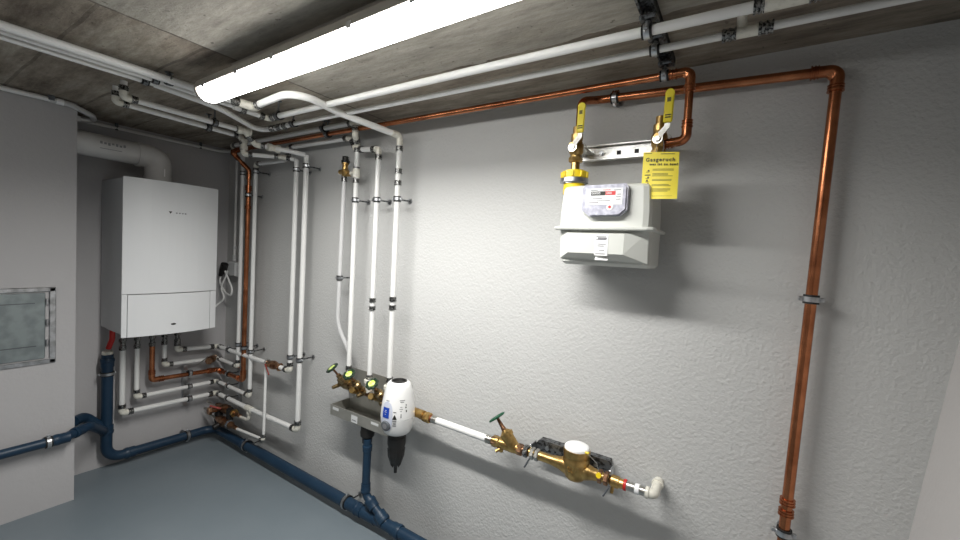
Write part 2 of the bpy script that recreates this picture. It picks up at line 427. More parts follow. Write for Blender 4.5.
# ------------------------------------------------------------------ pipes under the boiler
HX = .09; WY = 1.41
def hp(name, label, cat='heating pipe', group='white heating pipes', loc=None):
    return thing(name, label, cat, loc, group)
r0 = .0135
t = hp('heating_pipe', 'white pipe of the lowest loop under the boiler, rising as outer of the tall pair', loc=(HX, .885, .80))
pipe(t, [(HX, .885, .72), (HX, .885, .333), (HX, WY, .318), (.52, WY, .313), (1.048, WY, .323), (1.048, WY, 1.905)], r0 + .001, WHITE)
M().tube(fillet([(.52, WY, .315), (.52, WY, .238), (.41, WY, .230)], .02), .009).build('branch_tube', IVORY, t)
M().cyl((.49, WY, .314), (.56, WY, .314), .019).cyl((.523, WY, .315), (.523, WY, .28), .015).build('tee', IVORY, t)
t2 = t
t = hp('heating_pipe', 'white pipe of the second lowest loop under the boiler, rising beside the copper pipe', loc=(HX, .955, .80))
pipe(t, [(HX, .955, .72), (HX, .955, .412), (HX, WY, .403), (.522, WY, .399), (.522, WY, 1.893), (.84, WY, 1.893)], r0 - .001, WHITE)
t = thing('gas_pipe', 'copper pipe from under the boiler, up the corner and along the ceiling', 'copper pipe', (HX, 1.03, .8), 'copper gas pipes')
pipe(t, [(HX, 1.03, .72), (HX, 1.03, .500), (HX, WY, .485), (.438, WY, .485), (.441, WY, 1.745)], .0142, COPPER, efit=COPPER, esl=COPPER, bend=.03)
pipe(t, [(.441, WY, 1.73), (.441, WY, 1.86), (.38, 1.33, 1.965), (.47, 1.352, 1.978), (1.40, 1.357, 1.98), (2.24, 1.360, 1.98), (2.99, 1.352, 1.975), (2.99, 1.355, 1.775), (2.925, 1.355, 1.768)], .0115, COPPER, efit=COPPER, esl=COPPER, bend=.03)
sleeve(t, (.441, WY, 1.745), (0, 0, 1), .0145, COPPER, .03); sleeve(t, (.441, WY, 1.62), (0, 0, 1), .0145, COPPER, .02)
t = hp('heating_pipe', 'white pipe of the fourth loop under the boiler, short riser nearest the corner', loc=(HX, 1.095, .80))
pipe(t, [(HX, 1.095, .72), (HX, 1.095, .583), (HX, WY, .568), (.366, WY, .562), (.366, WY, 1.95)], r0 - .0015, WHITE)
t = hp('heating_pipe', 'white pipe of the topmost loop under the boiler, running to the red-brown valve', loc=(HX, 1.165, .80))
pipe(t, [(HX, 1.165, .72), (HX, 1.165, .668), (HX, WY, .652), (.955, WY, .653), (.955, WY, 1.885)], r0, WHITE)
# small bore drop from the valve
t = hp('filling_pipe', 'thin white pipe dropping from the red-brown valve to the floor fittings', loc=(.75, WY - .0, .6))
pipe(t, [(.755, WY - .03, .64), (.752, WY - .03, .187), (.43, WY - .03, .165)], .0085, WHITE)

def ball_valve(p, d, stemdir, label, mats=(BRONZE, REDL), L=.09, r=.018, lever=.06, group='small shut-off valves', name='shutoff_valve', levmat=None):
    p = V(p); d = V(d).normalized(); s = V(stemdir).normalized(); e = d.cross(s)
    t = thing(name, label, 'valve', tuple(p), group)
    M().lathe(p - d * L / 2, d, [(0, r * .75), (L * .2, r * .75), (L * .28, r * 1.0), (L * .5, r * 1.25), (L * .72, r), (L * .8, r * .75), (L, r * .75)], 18).build('body', mats[0], t)
    for k in (-1, 1):
        M().hexn(p + d * (k * L * .5 - .008), p + d * (k * L * .5 + .008), r * 1.15).build('union_nut', NICK if k < 0 else mats[0], t)
    M().cyl(p, p + s * r * 2.0, r * .45, seg=12).build('stem', mats[0], t)
    M().box(p + s * r * 2.1 + (d * .7 + e * .7).normalized() * lever * .35, (lever, .012, .005), Matrix(((d * .7 + e * .7).normalized(), s.cross((d * .7 + e * .7).normalized()), s)).transposed(), .002).build('lever', levmat or mats[1], t)
    return t
ball_valve((.785, WY, .653), (1, 0, 0), (-.2, -1, .1), 'red-brown valve on the topmost white pipe beside the tall pair of risers', L=.13, lever=.08, r=.022)
ball_valve((HX + .03, WY - .05, .575), (1, -.9, 0), (.4, -1, .5), 'red-brown valve in the corner under the boiler with silver lever', L=.10, r=.021, lever=.10, levmat=NICK)
# dense fittings near the floor in the corner
t = thing('filling_valve', 'cluster of dark bronze filling fittings low in the corner above the blue pipe', 'valve', (.25, 1.34, .16))
M().lathe((.10, WY, .236), (1, 0, 0), [(0, .012), (.03, .012), (.03, .02), (.08, .022), (.10, .03), (.15, .03), (.17, .02), (.24, .02), (.25, .012), (.32, .012)], 16).build('upper_body', BRONZE, t)
M().lathe((.16, WY - .03, .168), (1, 0, 0), [(0, .014), (.03, .02), (.06, .028), (.12, .034), (.16, .022), (.2, .024), (.22, .014), (.28, .012)], 16).build('lower_body', BRONZE, t)
M().cyl((.22, WY - .02, .25), (.22, WY - .10, .25), .017).hexn((.22, WY - .09, .25), (.22, WY - .11, .25), .026).build('check_valve', BRONZE, t)
M().cyl((.25, WY - .02, .16), (.25, WY - .09, .14), .02).build('drain_spout', BLACK, t)
M().cyl((.30, WY - .01, .13), (.30, WY - .01, .26), .022).lathe((.17, WY - .02, .12), (0, 0, 1), [(0, .02), (.03, .026), (.08, .026), (.1, .018)], 14).build('filter_cup', BLACK, t)
M().tube([(.26, WY - .05, .262), (.22, WY - .10, .285)], .007, 8).build('red_handle', REDL, t)
for (a, b, c2) in (((.18, 1.37, .25), (.115, 1.335, .285), NICK), ((.18, 1.36, .22), (.10, 1.33, .235), NICK), ((.19, 1.36, .18), (.11, 1.34, .20), NICK)):
    M().tube([a, b], [.006, .008], 8).build('lever', c2, t)
for x in (.2, .27, .33): M().hexn((x, WY, .236), (x + .018, WY, .236), .027).build('union_nut', BRASS if x > .25 else DGREY, t)
for x in (.25, .33): M().hexn((x, WY - .03, .168), (x + .02, WY - .03, .168), .03).build('union_nut', DGREY, t)

# wall rails and clamps for those loops
t = thing('clamp_rail', 'short upright zinc rail behind the pipe loops under the boiler', 'rail', (.01, 1.24, .3), 'clamp rails')
M().box((.012, 1.24, .40), (.022, .03, .28), None, .002).build('rail', ZINC, t)
for z, rr, nm in ((.498, .0145, 'copper pipe'), (.407, .012, 'upper white pipe'), (.323, .0145, 'lowest white pipe')):
    clamp((HX, 1.24, z), (0, 1, -.03), rr, (.024, 1.24, z), 'clamp under the boiler holding the %s' % nm, False)
t = thing('clamp_rail', 'sloping zinc rail behind the pipe loops where they meet the long wall', 'rail', (.25, 1.49, .3), 'clamp rails')
M().box((.245, 1.488, .46), (.03, .022, .46), None, .002).build('rail', ZINC, t)
for z, rr, nm in ((.653, .0135, 'topmost white pipe'), (.485, .0145, 'copper pipe'), (.402, .012, 'second lowest white pipe'), (.316, .0145, 'lowest white pipe')):
    clamp((.245, WY, z), (1, 0, 0), rr, (.245, 1.477, z), 'clamp beside the corner on the long wall holding the %s' % nm, False)
clamp((.366, WY, .71), (0, 0, 1), .012, (.366, 1.5, .71), 'lower clamp of the short white riser nearest the corner')
clamp((.438, WY, .70), (0, 0, 1), .0145, (.438, 1.5, .70), 'lower clamp of the copper riser in the corner')
clamp((.522, WY, .69), (0, 0, 1), .0125, (.522, 1.5, .69), 'lower clamp of the white riser beside the copper one')
clamp((.366, WY, 1.845), (0, 0, 1), .012, (.366, 1.5, 1.845), 'upper clamp of the short white riser nearest the corner')
clamp((.441, WY, 1.70), (0, 0, 1), .0145, (.441, 1.5, 1.70), 'upper clamp of the copper riser in the corner')
clamp((.522, WY, 1.845), (0, 0, 1), .0125, (.522, 1.5, 1.845), 'upper clamp of the white riser beside the copper one')
clamp((.955, WY, 1.83), (0, 0, 1), .0135, (.955, 1.5, 1.83), 'upper clamp of the thinner riser in the tall white pair')
clamp((1.048, WY, 1.845), (0, 0, 1), .0145, (1.048, 1.5, 1.845), 'upper clamp of the outer riser in the tall white pair')
clamp((.955, WY, .735), (0, 0, 1), .0135, (.955, 1.5, .735), 'lower clamp of the thinner riser in the tall white pair')
clamp((1.048, WY, .735), (0, 0, 1), .0145, (1.048, 1.5, .735), 'lower clamp of the outer riser in the tall white pair')

# ------------------------------------------------------------------ blue drain pipes
def socket(root, p, d, r, L=.05):
    d = V(d).normalized(); p = V(p) - d * L / 2
    M().lathe(p, d, [(0, r), (0, r * 1.12), (L * .15, r * 1.2), (L * .35, r * 1.2), (L * .4, r * 1.13), (L, r * 1.13), (L, r)], 22).build('socket', BLUE, root)
t = thing('drain_pipe', 'dark blue drain pipe from under the boiler along the floor to the front', 'drain pipe', (.07, .82, .03), 'dark blue drain pipes')
M().tube(fillet([(.075, .82, .70), (.075, .82, .072), (.09, 1.40, .07), (1.2, 1.405, .068), (3.2, 1.41, .06)], .075), .0275, 20).build('tube', BLUE, t)
M().tube([(.62, 1.405, .068), (1.72, 1.408, .064)], .0305, 20).build('thicker_tube', BLUE, t)
for p, d in (((.075, .82, .65), (0, 0, -1)), ((.075, .82, .25), (0, 0, 1)), ((.075, .93, .0705), (0, 1, 0)), ((.14, 1.404, .07), (1, 0, 0)), ((.50, 1.405, .069), (1, 0, 0)), ((1.60, 1.405, .066), (1, 0, 0)), ((1.86, 1.407, .065), (-1, 0, 0))): socket(t, p, d, .028)
t = thing('drain_pipe', 'blue drain branch along the pier turning round its edge to the upright', 'drain pipe', (.34, 0, .34), 'dark blue drain pipes')
M().tube(fillet([(.345, -1.6, .335), (.345, .58, .365), (.26, .70, .365), (.075, .815, .24)], .05), .0225, 18).build('tube', BLUE, t)
M().tube(fillet([(.15, .66, .37), (.08, .72, .36), (.075, .80, .27)], .05), .027, 18).build('side_branch', BLUE, t)
socket(t, (.345, .575, .365), (0, 1, .02), .0235, .06); socket(t, (.30, .645, .365), (-.6, .8, 0), .0235)
clamp((.345, .53, .364), (0, 1, .01), .0225, (.291, .53, .364), 'bright clamp on the blue pipe at the pier edge')
clamp((.075, .82, .585), (0, 0, 1), .0275, (0.001, .82, .585), 'bright clamp round the blue upright under the boiler')
clamp((.085, 1.235, .07), (0, 1, 0), .0275, (.001, 1.235, .07), 'clamp on the blue pipe at the foot of the boiler wall')
clamp((.52, 1.405, .069), (1, 0, 0), .0305, (.52, 1.499, .069), 'clamp on the blue floor pipe below the white risers')
clamp((1.50, 1.408, .066), (1, 0, 0), .0305, (1.50, 1.499, .066), 'silver clamp on the blue floor pipe beside the branch')
t = thing('drain_pipe', 'blue drain upright below the metal tray joining the floor pipe', 'drain pipe', (1.645, 1.40, .1), 'dark blue drain pipes')
M().tube(fillet([(1.645, 1.40, .45), (1.645, 1.40, .165), (1.80, 1.405, .068)], .05), .020, 18).build('tube', BLUE, t)
socket(t, (1.645, 1.40, .20), (0, 0, 1), .0205, .045); socket(t, (1.645, 1.40, .405), (0, 0, -1), .0205, .03)
socket(t, (1.69, 1.402, .135), (1, 0, -.7), .024, .05); socket(t, (1.76, 1.404, .09), (-1, 0, .6), .027, .05)
t = thing('condensate_hose', 'red rubber elbow hose between boiler base and blue upright', 'hose', (.08, .82, .7))
M().tube(fillet([(.10, .835, .86), (.10, .833, .79), (.080, .822, .735)], .03), .0135, 14).build('hose', REDP, t)
M().lathe((.075, .82, .72), (0, 0, -1), [(0, .02), (.005, .026), (.02, .026), (.02, .024), (.05, .024)], 18).build('reducer', IVORY, t)

# ------------------------------------------------------------------ electrical things
t = thing('electrical_conduit', 'thin grey conduit down the corner to the junction box', 'conduit', (.155, 1.47, 1.26), 'thin electrical conduits')
M().tube([(.155, 1.475, 2.03), (.155, 1.475, 1.27)], .0085, 12).build('tube', WHITE, t)
M().cyl((.155, 1.475, 1.30), (.155, 1.475, 1.255), .013).build('gland', GBOX, t); M().cyl((.155, 1.475, 1.36), (.155, 1.475, 1.34), .012).build('coupling', GBOX, t)
t = thing('electrical_conduit', 'thin pale conduit under the ceiling above the boiler', 'conduit', (.03, .76, 2.02), 'thin electrical conduits')
M().tube(fillet([(.03, .66, 2.022), (.03, 1.43, 2.02), (.155, 1.475, 2.02)], .03), .0085, 12).build('tube', WHITE, t)
M().cyl((.03, .86, 2.05), (.03, .86, 2.01), .008).cyl((.03, 1.3, 2.05), (.03, 1.3, 2.01), .008).build('clip', DGREY, t)
t = thing('junction_box', 'small grey junction box on the long wall near the corner', 'junction box', (.18, 1.5, 1.2))
M().box((.18, 1.473, 1.203), (.11, .052, .10), None, .006).build('box', GBOX, t); M().box((.18, 1.445, 1.203), (.10, .008, .09), None, .003).build('lid', GBOX, t)
t = thing('power_plug', 'black power plug beside the small grey junction box', 'plug', (.13, 1.43, 1.2))
M().tube([(.14, 1.42, 1.235), (.115, 1.42, 1.19), (.08, 1.42, 1.15)], [.024, .024, .012], 14).build('body', BLACK, t)
M().tube(fillet([(.09, 1.42, 1.16), (.07, 1.42, 1.10), (.16, 1.42, 1.035), (.235, 1.42, 1.02), (.25, 1.42, 1.07), (.17, 1.42, 1.16), (.165, 1.41, 1.19)], .05), .006, 10).build('looped_lead', WHITE, t)
t = thing('power_cable', 'thin white cable looping from the plug down to the boiler base', 'cable', (.2, 1.4, 1.1))
M().tube(fillet([(.19, 1.415, 1.19), (.16, 1.415, 1.14), (.13, 1.40, 1.07), (.20, 1.40, 1.0), (.13, 1.39, .96), (.20, 1.25, .87), (.25, 1.205, .845)], .06), .0055, 10).build('cable', WHITE, t)
t = thing('electrical_conduit', 'pale conduit along the top edge of the pier ending in a curl', 'conduit', (.32, .3, 2.02), 'thin electrical conduits')
M().tube([(.325, -1.6, 2.03), (.325, .545, 2.03)], .011, 12).build('tube', WHITE, t)
M().tube(fillet([(.325, .53, 2.03), (.325, .60, 2.03), (.25, .70, 2.015), (.15, .735, 2.01), (.18, .66, 1.995), (.23, .65, 1.99)], .03), .013, 12).build('flexible_end', CUTW, t)
M().box((.325, .535, 2.038), (.03, .022, .024), None, .002).build('clip', DGREY, t); M().cyl((.325, .552, 2.03), (.325, .578, 2.03), .0145).build('coupling', LABEL, t)

# access hatch on the pier
t = thing('access_hatch', 'galvanised square access hatch set in the grey pier', 'hatch', (.29, .3, .75))
y0, y1, z0, z1 = .17, .562, .748, 1.125
fr = M()
for c, d in (((.293, (y0 + y1) / 2, z1 - .01), (.012, y1 - y0, .022)), ((.293, (y0 + y1) / 2, z0 + .01), (.012, y1 - y0, .022)), ((.293, y0 + .01, (z0 + z1) / 2), (.012, .022, z1 - z0)), ((.293, y1 - .011, (z0 + z1) / 2), (.012, .024, z1 - z0))): fr.box(c, d, None, .003)
fr.build('frame', ZINC, t)
d2 = M().box((.293, (y0 + y1) / 2 - .008, (z0 + z1) / 2), (.008, y1 - y0 - .056, z1 - z0 - .052), None, .003).build('door', HATCH, t)
for z in (z0 + .09, z0 + .19, z1 - .085): M().cyl((.299, y1 - .03, z), (.299, y1 - .03, z + .03), .006, seg=10).build('hinge', ZINC, t)
M().box((.2975, .40, .84), (.001, .19, .005)).build('stamped_line', DGREY, d2); M().box((.2975, .43, 1.05), (.001, .12, .004)).build('stamped_line', DGREY, d2)

# ------------------------------------------------------------------ ceiling pipes
t = hp('heating_pipe', 'thick white ceiling pipe, outermost of three, bending over to the fourth thin wall riser', loc=(1.35, 0, 1.98))
pipe(t, [(1.232, -2.1, 2.02), (1.220, .66, 2.02), (1.328, .89, 1.985), (1.35, .92, 1.98)], .0142, WHITE, None, .1)
M().cyl((1.35, .885, 1.98), (1.35, .935, 1.98), .0175).tube(fillet([(1.35, .93, 1.98), (1.352, .955, 1.98), (1.39, .945, 1.98)], .015), .018).build('elbow', IVORY, t)
sleeve(t, (1.35, .875, 1.98), (0, 1, 0), .0135); sleeve(t, (1.405, .942, 1.98), (1, 0, 0), .0135)
M().tube(fillet([(1.40, .942, 1.98), (1.705, .915, 1.98), (1.660, 1.14, 1.975), (1.763, 1.405, 1.935)], .085, 12), .0145, 16).build('bent_tube', WHITE, t)
M().tube(fillet([(1.753, 1.37, 1.94), (1.766, 1.41, 1.935), (1.766, 1.41, 1.89)], .02), .0155).build('elbow', IVORY, t)
M().tube([(1.766, 1.41, 1.92), (1.766, 1.41, .765)], .0132, 14).build('riser_tube', WHITE, t)
for z in (1.875, 1.77, 1.715, .775, 1.165, 1.125): sleeve(t, (1.766, 1.41, z), (0, 0, 1), .0132, None, .022)

t = hp('heating_pipe', 'white ceiling pipe, middle of three, turning into the thickest run parallel to the wall', loc=(1.29, 0, 1.98))
M().tube(fillet([(1.166, -2.1, 2.02), (1.160, .68, 2.02), (1.262, .93, 1.982)], .1), .0088).build('thin_tube', WHITE, t)
pipe(t, [(1.262, .91, 1.982), (1.262, 1.068, 1.98), (2.43, 1.073, 1.98), (3.150, 1.085, 1.98)], .0125, WHITE, sleeves=[((1.262, .95, 1.98), (0, 1, 0)), ((3.148, 1.085, 1.98), (1, 0, 0))])
M().cyl((3.155, 1.085, 1.98), (3.235, 1.086, 1.98), .0165).cyl((3.195, 1.086, 1.98), (3.195, 1.086, 2.045), .014).build('tee', IVORY, t)
M().tube([(3.23, 1.086, 1.98), (3.69, 1.09, 1.98)], .013, 14).build('tube', WHITE, t)
sleeve(t, (3.245, 1.086, 1.98), (1, 0, 0), .013)
t = hp('heating_pipe', 'thin white ceiling pipe, innermost of three, swinging in an s-bend along the wall', loc=(1.235, 0, 1.98))
M().tube([(1.104, -2.1, 2.02), (1.105, .70, 2.02)], .0092).build('tube', WHITE, t)
M().tube(fillet([(1.105, .68, 2.02), (1.18, .88, 1.985), (1.0, 1.165, 1.98), (1.14, 1.178, 1.98), (1.25, 1.172, 1.98)], .14, 12), .0125).build('bent_tube', WHITE, t)
M().tube([(1.25, 1.172, 1.98), (2.36, 1.183, 1.98), (3.69, 1.192, 1.98)], .0098).build('long_tube', WHITE, t)
for x in (1.115, 1.17, 1.225, 3.09, 3.165): sleeve(t, (x, 1.172 + (.018 if x > 3 else 0), 1.98), (1, 0, 0), .0115, None, .03)
M().cyl((3.10, 1.19, 1.98), (3.155, 1.191, 1.98), .0135).cyl((3.115, 1.19, 1.98), (3.115, 1.19, 2.045), .011).build('tee', IVORY, t)
# pair A and B
t = hp('heating_pipe', 'white ceiling pipe of the lower pair, outer one, coming out of the slab', loc=(.92, .63, 2.03))
pipe(t, [(.925, .635, 2.048), (.925, .635, 1.982), (.91, 1.14, 1.98), (.905, 1.20, 1.925), (1.0, 1.34, 1.915), (1.048, 1.40, 1.905)], .0125, WHITE)
for q in ((.91, 1.13, 1.98), (.95, 1.27, 1.92)): M().lathe(V(q) - V((0, .03, 0)), (.1, 1, 0), [(0, .015), (.0, .021), (.02, .021), (.025, .017), (.045, .017), (.05, .022), (.065, .022)], 16).build('union', IVORY, t)
t = hp('heating_pipe', 'white ceiling pipe of the lower pair, inner one, with the longer drop before the risers', loc=(.81, .63, 2.03))
pipe(t, [(.815, .64, 2.048), (.812, .64, 1.982), (.775, 1.19, 1.98), (.785, 1.20, 1.885), (.90, 1.36, 1.895), (.955, 1.40, 1.885)], .0118, WHITE)
M().lathe((.785, 1.2, 1.91), (0, 0, 1), [(0, .015), (0, .02), (.02, .02), (.024, .016), (.04, .016), (.04, .02), (.055, .02)], 16).build('union', IVORY, t)
# U3, U4
t = hp('water_pipe', 'white pipe right under the slab feeding the riser with the brass safety valve', loc=(.9, 1.33, 2.01), group='white water pipes')
pipe(t, [(.366, WY, 1.94), (.366, 1.34, 2.005), (1.53, 1.345, 2.008), (1.53, 1.345, 1.945), (1.472, 1.41, 1.93), (1.472, 1.41, .765)], .0125, WHITE, sleeves=[((1.472, 1.41, 1.74), (0, 0, 1)), ((1.472, 1.41, .775), (0, 0, 1)), ((1.472, 1.41, 1.80), (0, 0, 1))])
M().cyl((1.50, 1.345, 2.008), (1.56, 1.345, 2.008), .017).build('tee', IVORY, t)
M().cyl((1.472, 1.41, 1.755), (1.472, 1.41, 1.80), .018).cyl((1.472, 1.41, 1.785), (1.40, 1.41, 1.775), .011).build('valve_tee', IVORY, t)
t = hp('water_pipe', 'white pipe close to the wall top feeding the middle riser above the tray', loc=(.9, 1.42, 1.97), group='white water pipes')
pipe(t, [(.855, 1.42, 1.90), (.855, 1.42, 1.968), (1.40, 1.425, 1.968), (1.46, 1.415, 1.90), (1.628, 1.41, 1.885), (1.628, 1.41, .748)], .0123, WHITE, sleeves=[((1.628, 1.41, 1.845), (0, 0, 1)), ((1.628, 1.41, 1.145), (0, 0, 1)), ((1.628, 1.41, 1.105), (0, 0, 1)), ((1.628, 1.41, .76), (0, 0, 1))])
# discharge tube p1 with safety valve
t = thing('discharge_pipe', 'grey-white discharge pipe from the safety valve bending into the tray', 'discharge pipe', (1.37, 1.41, .6))
M().tube(fillet([(1.380, 1.41, 1.765), (1.368, 1.41, .98), (1.435, 1.442, .84), (1.448, 1.452, .60)], .25, 12), .0115).build('tube', CUTW, t)
sleeve(t, (1.380, 1.41, 1.755), (0, 0, 1), .0115, None, .03)
t = thing('safety_valve', 'brass safety valve with black cap at the top of the discharge pipe', 'valve', (1.397, 1.40, 1.78))
M().lathe((1.397, 1.40, 1.765), (0, 0, 1), [(0, .012), (.01, .02), (.03, .022), (.035, .016), (.06, .014), (.062, .019), (.07, .019)], 18).build('body', BRASS, t)
M().cyl((1.397, 1.40, 1.782), (1.357, 1.40, 1.79), .012).cyl((1.397, 1.40, 1.775), (1.43, 1.405, 1.775), .012).build('side_port', BRASS, t)
M().lathe((1.397, 1.40, 1.832), (0, 0, 1), [(0, .02), (.012, .022), (.016, .017), (.034, .016), (.036, .012)], 12).build('cap', BLACK, t)

def wclamp(x, z, r, label, y=1.41): clamp((x, y, z), (0, 0, 1), r, (x, 1.5, z), label)
wclamp(1.372, 1.235, .0115, 'single clamp half way down the grey-white discharge pipe')
wclamp(1.472, 1.642, .0125, 'clamp below the safety valve on the first thin riser')
wclamp(1.628, 1.640, .0123, 'clamp high on the middle of three thin risers')
wclamp(1.766, 1.640, .0132, 'clamp high on the riser nearest the gas meter')

# hangers under the ceiling
def ch(x, y, z, d, r, label): clamp((x, y, z), d, r, (x, y, H - .001), label, True, 'ceiling hangers', DZINC)
ch(1.219, .69, 2.018, (0, 1, 0), .0142, 'black hanger on the thick outermost ceiling pipe')
ch(1.160, .665, 2.02, (0, 1, 0), .0088, 'black hanger on the middle of three ceiling pipes')
ch(1.105, .65, 2.02, (0, 1, 0), .0092, 'black hanger on the innermost of three ceiling pipes')
ch(.917, .99, 1.98, (0, 1, 0), .0125, 'black hanger on the outer pipe of the lower pair')
ch(.785, 1.02, 1.98, (0, 1, 0), .0118, 'black hanger on the inner pipe of the lower pair')
ch(1.335, 1.069, 1.98, (1, 0, 0), .0125, 'black hanger at the start of the thick wall-parallel pipe')
ch(1.29, 1.172, 1.98, (1, 0, 0), .01, 'black hanger after the s-bend of the thin ceiling pipe')
ch(1.285, 1.345, 2.007, (1, 0, 0), .0125, 'black hanger on the white pipe under the slab')
ch(1.30, 1.357, 1.978, (1, 0, 0), .0118, 'black hanger on the copper ceiling pipe near the corner')
t = thing('mounting_rail', 'dark slotted strut rail across the ceiling above the gas valves', 'rail', (2.93, 1.16, 2.04))
rl = M().box((2.918, 1.13, 2.040), (.038, .56, .018), None, .002)
rl.box((2.918 - .016, 1.13, 2.032), (.006, .56, .02)).box((2.918 + .016, 1.13, 2.032), (.006, .56, .02)); rl.build('rail', DZINC, t)
for k in range(8): M().box((2.918, .88 + k * .07, 2.0302), (.014, .035, .002)).build('slot', RUBBER, t)
for y, z, r, nm in ((1.083, 1.98, .013, 'thick white pipe'), (1.188, 1.98, .0098, 'thin white pipe'), (1.353, 1.976, .0118, 'copper pipe above the gas valves')):
    c = clamp((2.918, y, z), (1, 0, 0), r, (2.918, y, 2.03), 'zinc clamp on the dark strut rail holding the %s' % nm, False, 'strut rail clamps')
    M().box((2.918, y, 2.012), (.04, .03, .012), None, .003).hexn((2.918, y, 2.018), (2.918, y, 2.006), .011).build('rail_nut', DZINC, c)

# ------------------------------------------------------------------ right copper pipe
t = thing('gas_pipe', 'wide copper pipe from the gas valve along the wall top and down the wall', 'copper pipe', (3.33, 1.455, .3), 'copper gas pipes')
cp = [(2.655, 1.365, 1.86), (2.655, 1.365, 1.945), (2.69, 1.44, 1.968), (3.338, 1.458, 1.953), (3.301, 1.458, .30)]
M().tube(fillet(cp, .035, 8), .0138, 18).build('tube', COPPER, t)
M().tube(fillet([(3.295, 1.457, 1.9545), (3.338, 1.458, 1.953), (3.3375, 1.458, 1.912)], .034, 8), .016, 18).build('elbow', COPPER, t)
for p, d in (((3.288, 1.457, 1.955), (1, 0, 0)), ((3.3365, 1.458, 1.905), (0, 0, 1)), ((2.75, 1.442, 1.973), (1, 0, 0)), ((3.311, 1.458, .740), (0, 0, 1)), ((3.310, 1.458, .708), (0, 0, 1))): sleeve(t, p, d, .0138, COPPER, .018)
clamp((2.748, 1.441, 1.966), (1, 0, 0), .0142, (2.748, 1.5, 1.966), 'upright clamp on the horizontal copper pipe above the meter')
clamp((3.324, 1.458, 1.327), (.02, 0, 1), .0142, (3.324, 1.5, 1.327), 'clamp half way down the tall copper pipe')
clamp((3.309, 1.458, .648), (.02, 0, 1), .0142, (3.309, 1.5, .648), 'lowest clamp on the tall copper pipe')

# ------------------------------------------------------------------ gas meter set
GY = 1.36
t = thing('meter_bracket', 'bright zinc connection rail between the two gas valves', 'bracket', (2.78, 1.47, 1.79))
br = M().box((2.775, 1.475, 1.787), (.30, .006, .046), None, .002).box((2.775, 1.465, 1.812), (.30, .024, .004)).box((2.775, 1.465, 1.763), (.30, .024, .004))
for x in (2.65, 2.915): br.box((x, 1.42, 1.787), (.05, .10, .006))
br.build('rail', RAILM, t)
for x in (2.645, 2.705, 2.905): M().cyl((x, 1.474, 1.787), (x, 1.464, 1.787), .009).hexn((x, 1.466, 1.787), (x, 1.460, 1.787), .007).build('screw', ZINC, t)
for x in (2.765, 2.825): M().box((x, 1.4715, 1.785), (.014, .003, .014)).build('square_hole', RUBBER, t)
M().cyl((2.705, 1.473, 1.787), (2.705, 1.4705, 1.787), .013).build('washer', NICK, t)

def gas_valve(x, inlet, label, turn=0):
    t = thing('gas_valve', label, 'valve', (x, GY, 1.78), 'yellow-handled gas valves')
    M().lathe((x, GY, 1.715), (0, 0, 1), [(0, .014), (.02, .014), (.022, .02), (.035, .021), (.045, .019), (.055, .024), (.08, .024), (.09, .019), (.1, .020), (.115, .02), (.117, .015), (.14, .0145)], 20).build('body', BRASS, t)
    M().hexn((x, GY, 1.735), (x, GY, 1.753), .024).build('union_nut', BRASS, t)
    M().cyl((x, GY, 1.785), (x, GY - .045, 1.785), .009).build('stem', BRASS, t)
    # bent lever: flat steel with yellow sleeve
    y = GY - .040
    lv = M().prism([(x - .004, y, 1.770), (x + .010, y, 1.772), (x + .018, y - .002, 1.788), (x + .034, y - .005, 1.806), (x + .036, y - .009, 1.825), (x + .021, y - .009, 1.825), (x + .019, y - .005, 1.812), (x - .002, y, 1.790)], (0, -.0035, 0)).cyl((x + .002, y, 1.777), (x + .002, y - .004, 1.777), .0145)
    lv.build('lever', NICK, t)
    gx = x + .029
    M().box((gx, y - .013, 1.862), (.025, .008, .086), Matrix.Rotation(.02, 3, 'Y'), .003).cyl((gx + .001, y - .009, 1.903), (gx + .001, y - .017, 1.903), .0125, seg=20).build('grip', YELB, t)
    for k, z in enumerate((1.833, 1.840)): M().box((gx, y - .0175, z), (.016, .001, .003)).build('grip_mark', INK, t)
    M().box((gx, y - .0175, 1.884), (.010, .001, .012)).build('grip_mark', INK2, t)
    M().hexn((x + .002, y - .003, 1.777), (x + .002, y - .011, 1.777), .009).build('lever_nut', NICK, t)
    ring = [(x + .026 + .012 * math.cos(a), GY - .008, 1.772 + .024 * math.sin(a)) for a in [2 * PI * k / 20 for k in range(20)]]
    M().tube(ring, .0013, 6, True).build('seal_wire', NICK, t)
    return t
gas_valve(2.65, 0, 'yellow-handled gas valve above the yellow coupling of the meter')
gas_valve(2.915, 0, 'yellow-handled gas valve above the yellow paper notice')
M2 = thing('meter_coupling', 'yellow plastic coupling with steel nut between valve and meter top', 'coupling', (2.65, GY, 1.66), 'meter couplings')
cpl = M().cyl((2.65, GY, 1.680), (2.65, GY, 1.702), .0425, seg=28).cyl((2.65, GY, 1.702), (2.65, GY, 1.706), .034)
for k in range(9):
    a_ = 2 * PI * k / 9; cpl.box((2.65 + .043 * math.cos(a_), GY + .043 * math.sin(a_), 1.691), (.009, .009, .020), Matrix.Rotation(a_, 3, 'Z'), .002)
cpl.build('yellow_cap', YEL, M2)
M().cyl((2.65, GY, 1.704), (2.65, GY, 1.735), .0145).build('neck', BRASS, M2)
M().cyl((2.65, GY, 1.664), (2.65, GY, 1.678), .0475, seg=28).cyl((2.65, GY, 1.660), (2.65, GY, 1.664), .041).build('steel_nut', STEELR, M2)
M().cyl((2.65, GY, 1.625), (2.65, GY, 1.661), .036).build('yellow_ring', YEL, M2)
M3 = thing('meter_coupling', 'steel coupling hidden behind the yellow paper notice', 'coupling', (2.915, GY, 1.66), 'meter couplings')
M().lathe((2.915, GY, 1.64), (0, 0, 1), [(0, .028), (.02, .028), (.02, .038), (.045, .038), (.05, .018), (.085, .016)], 20).build('coupling', NICK, M3)

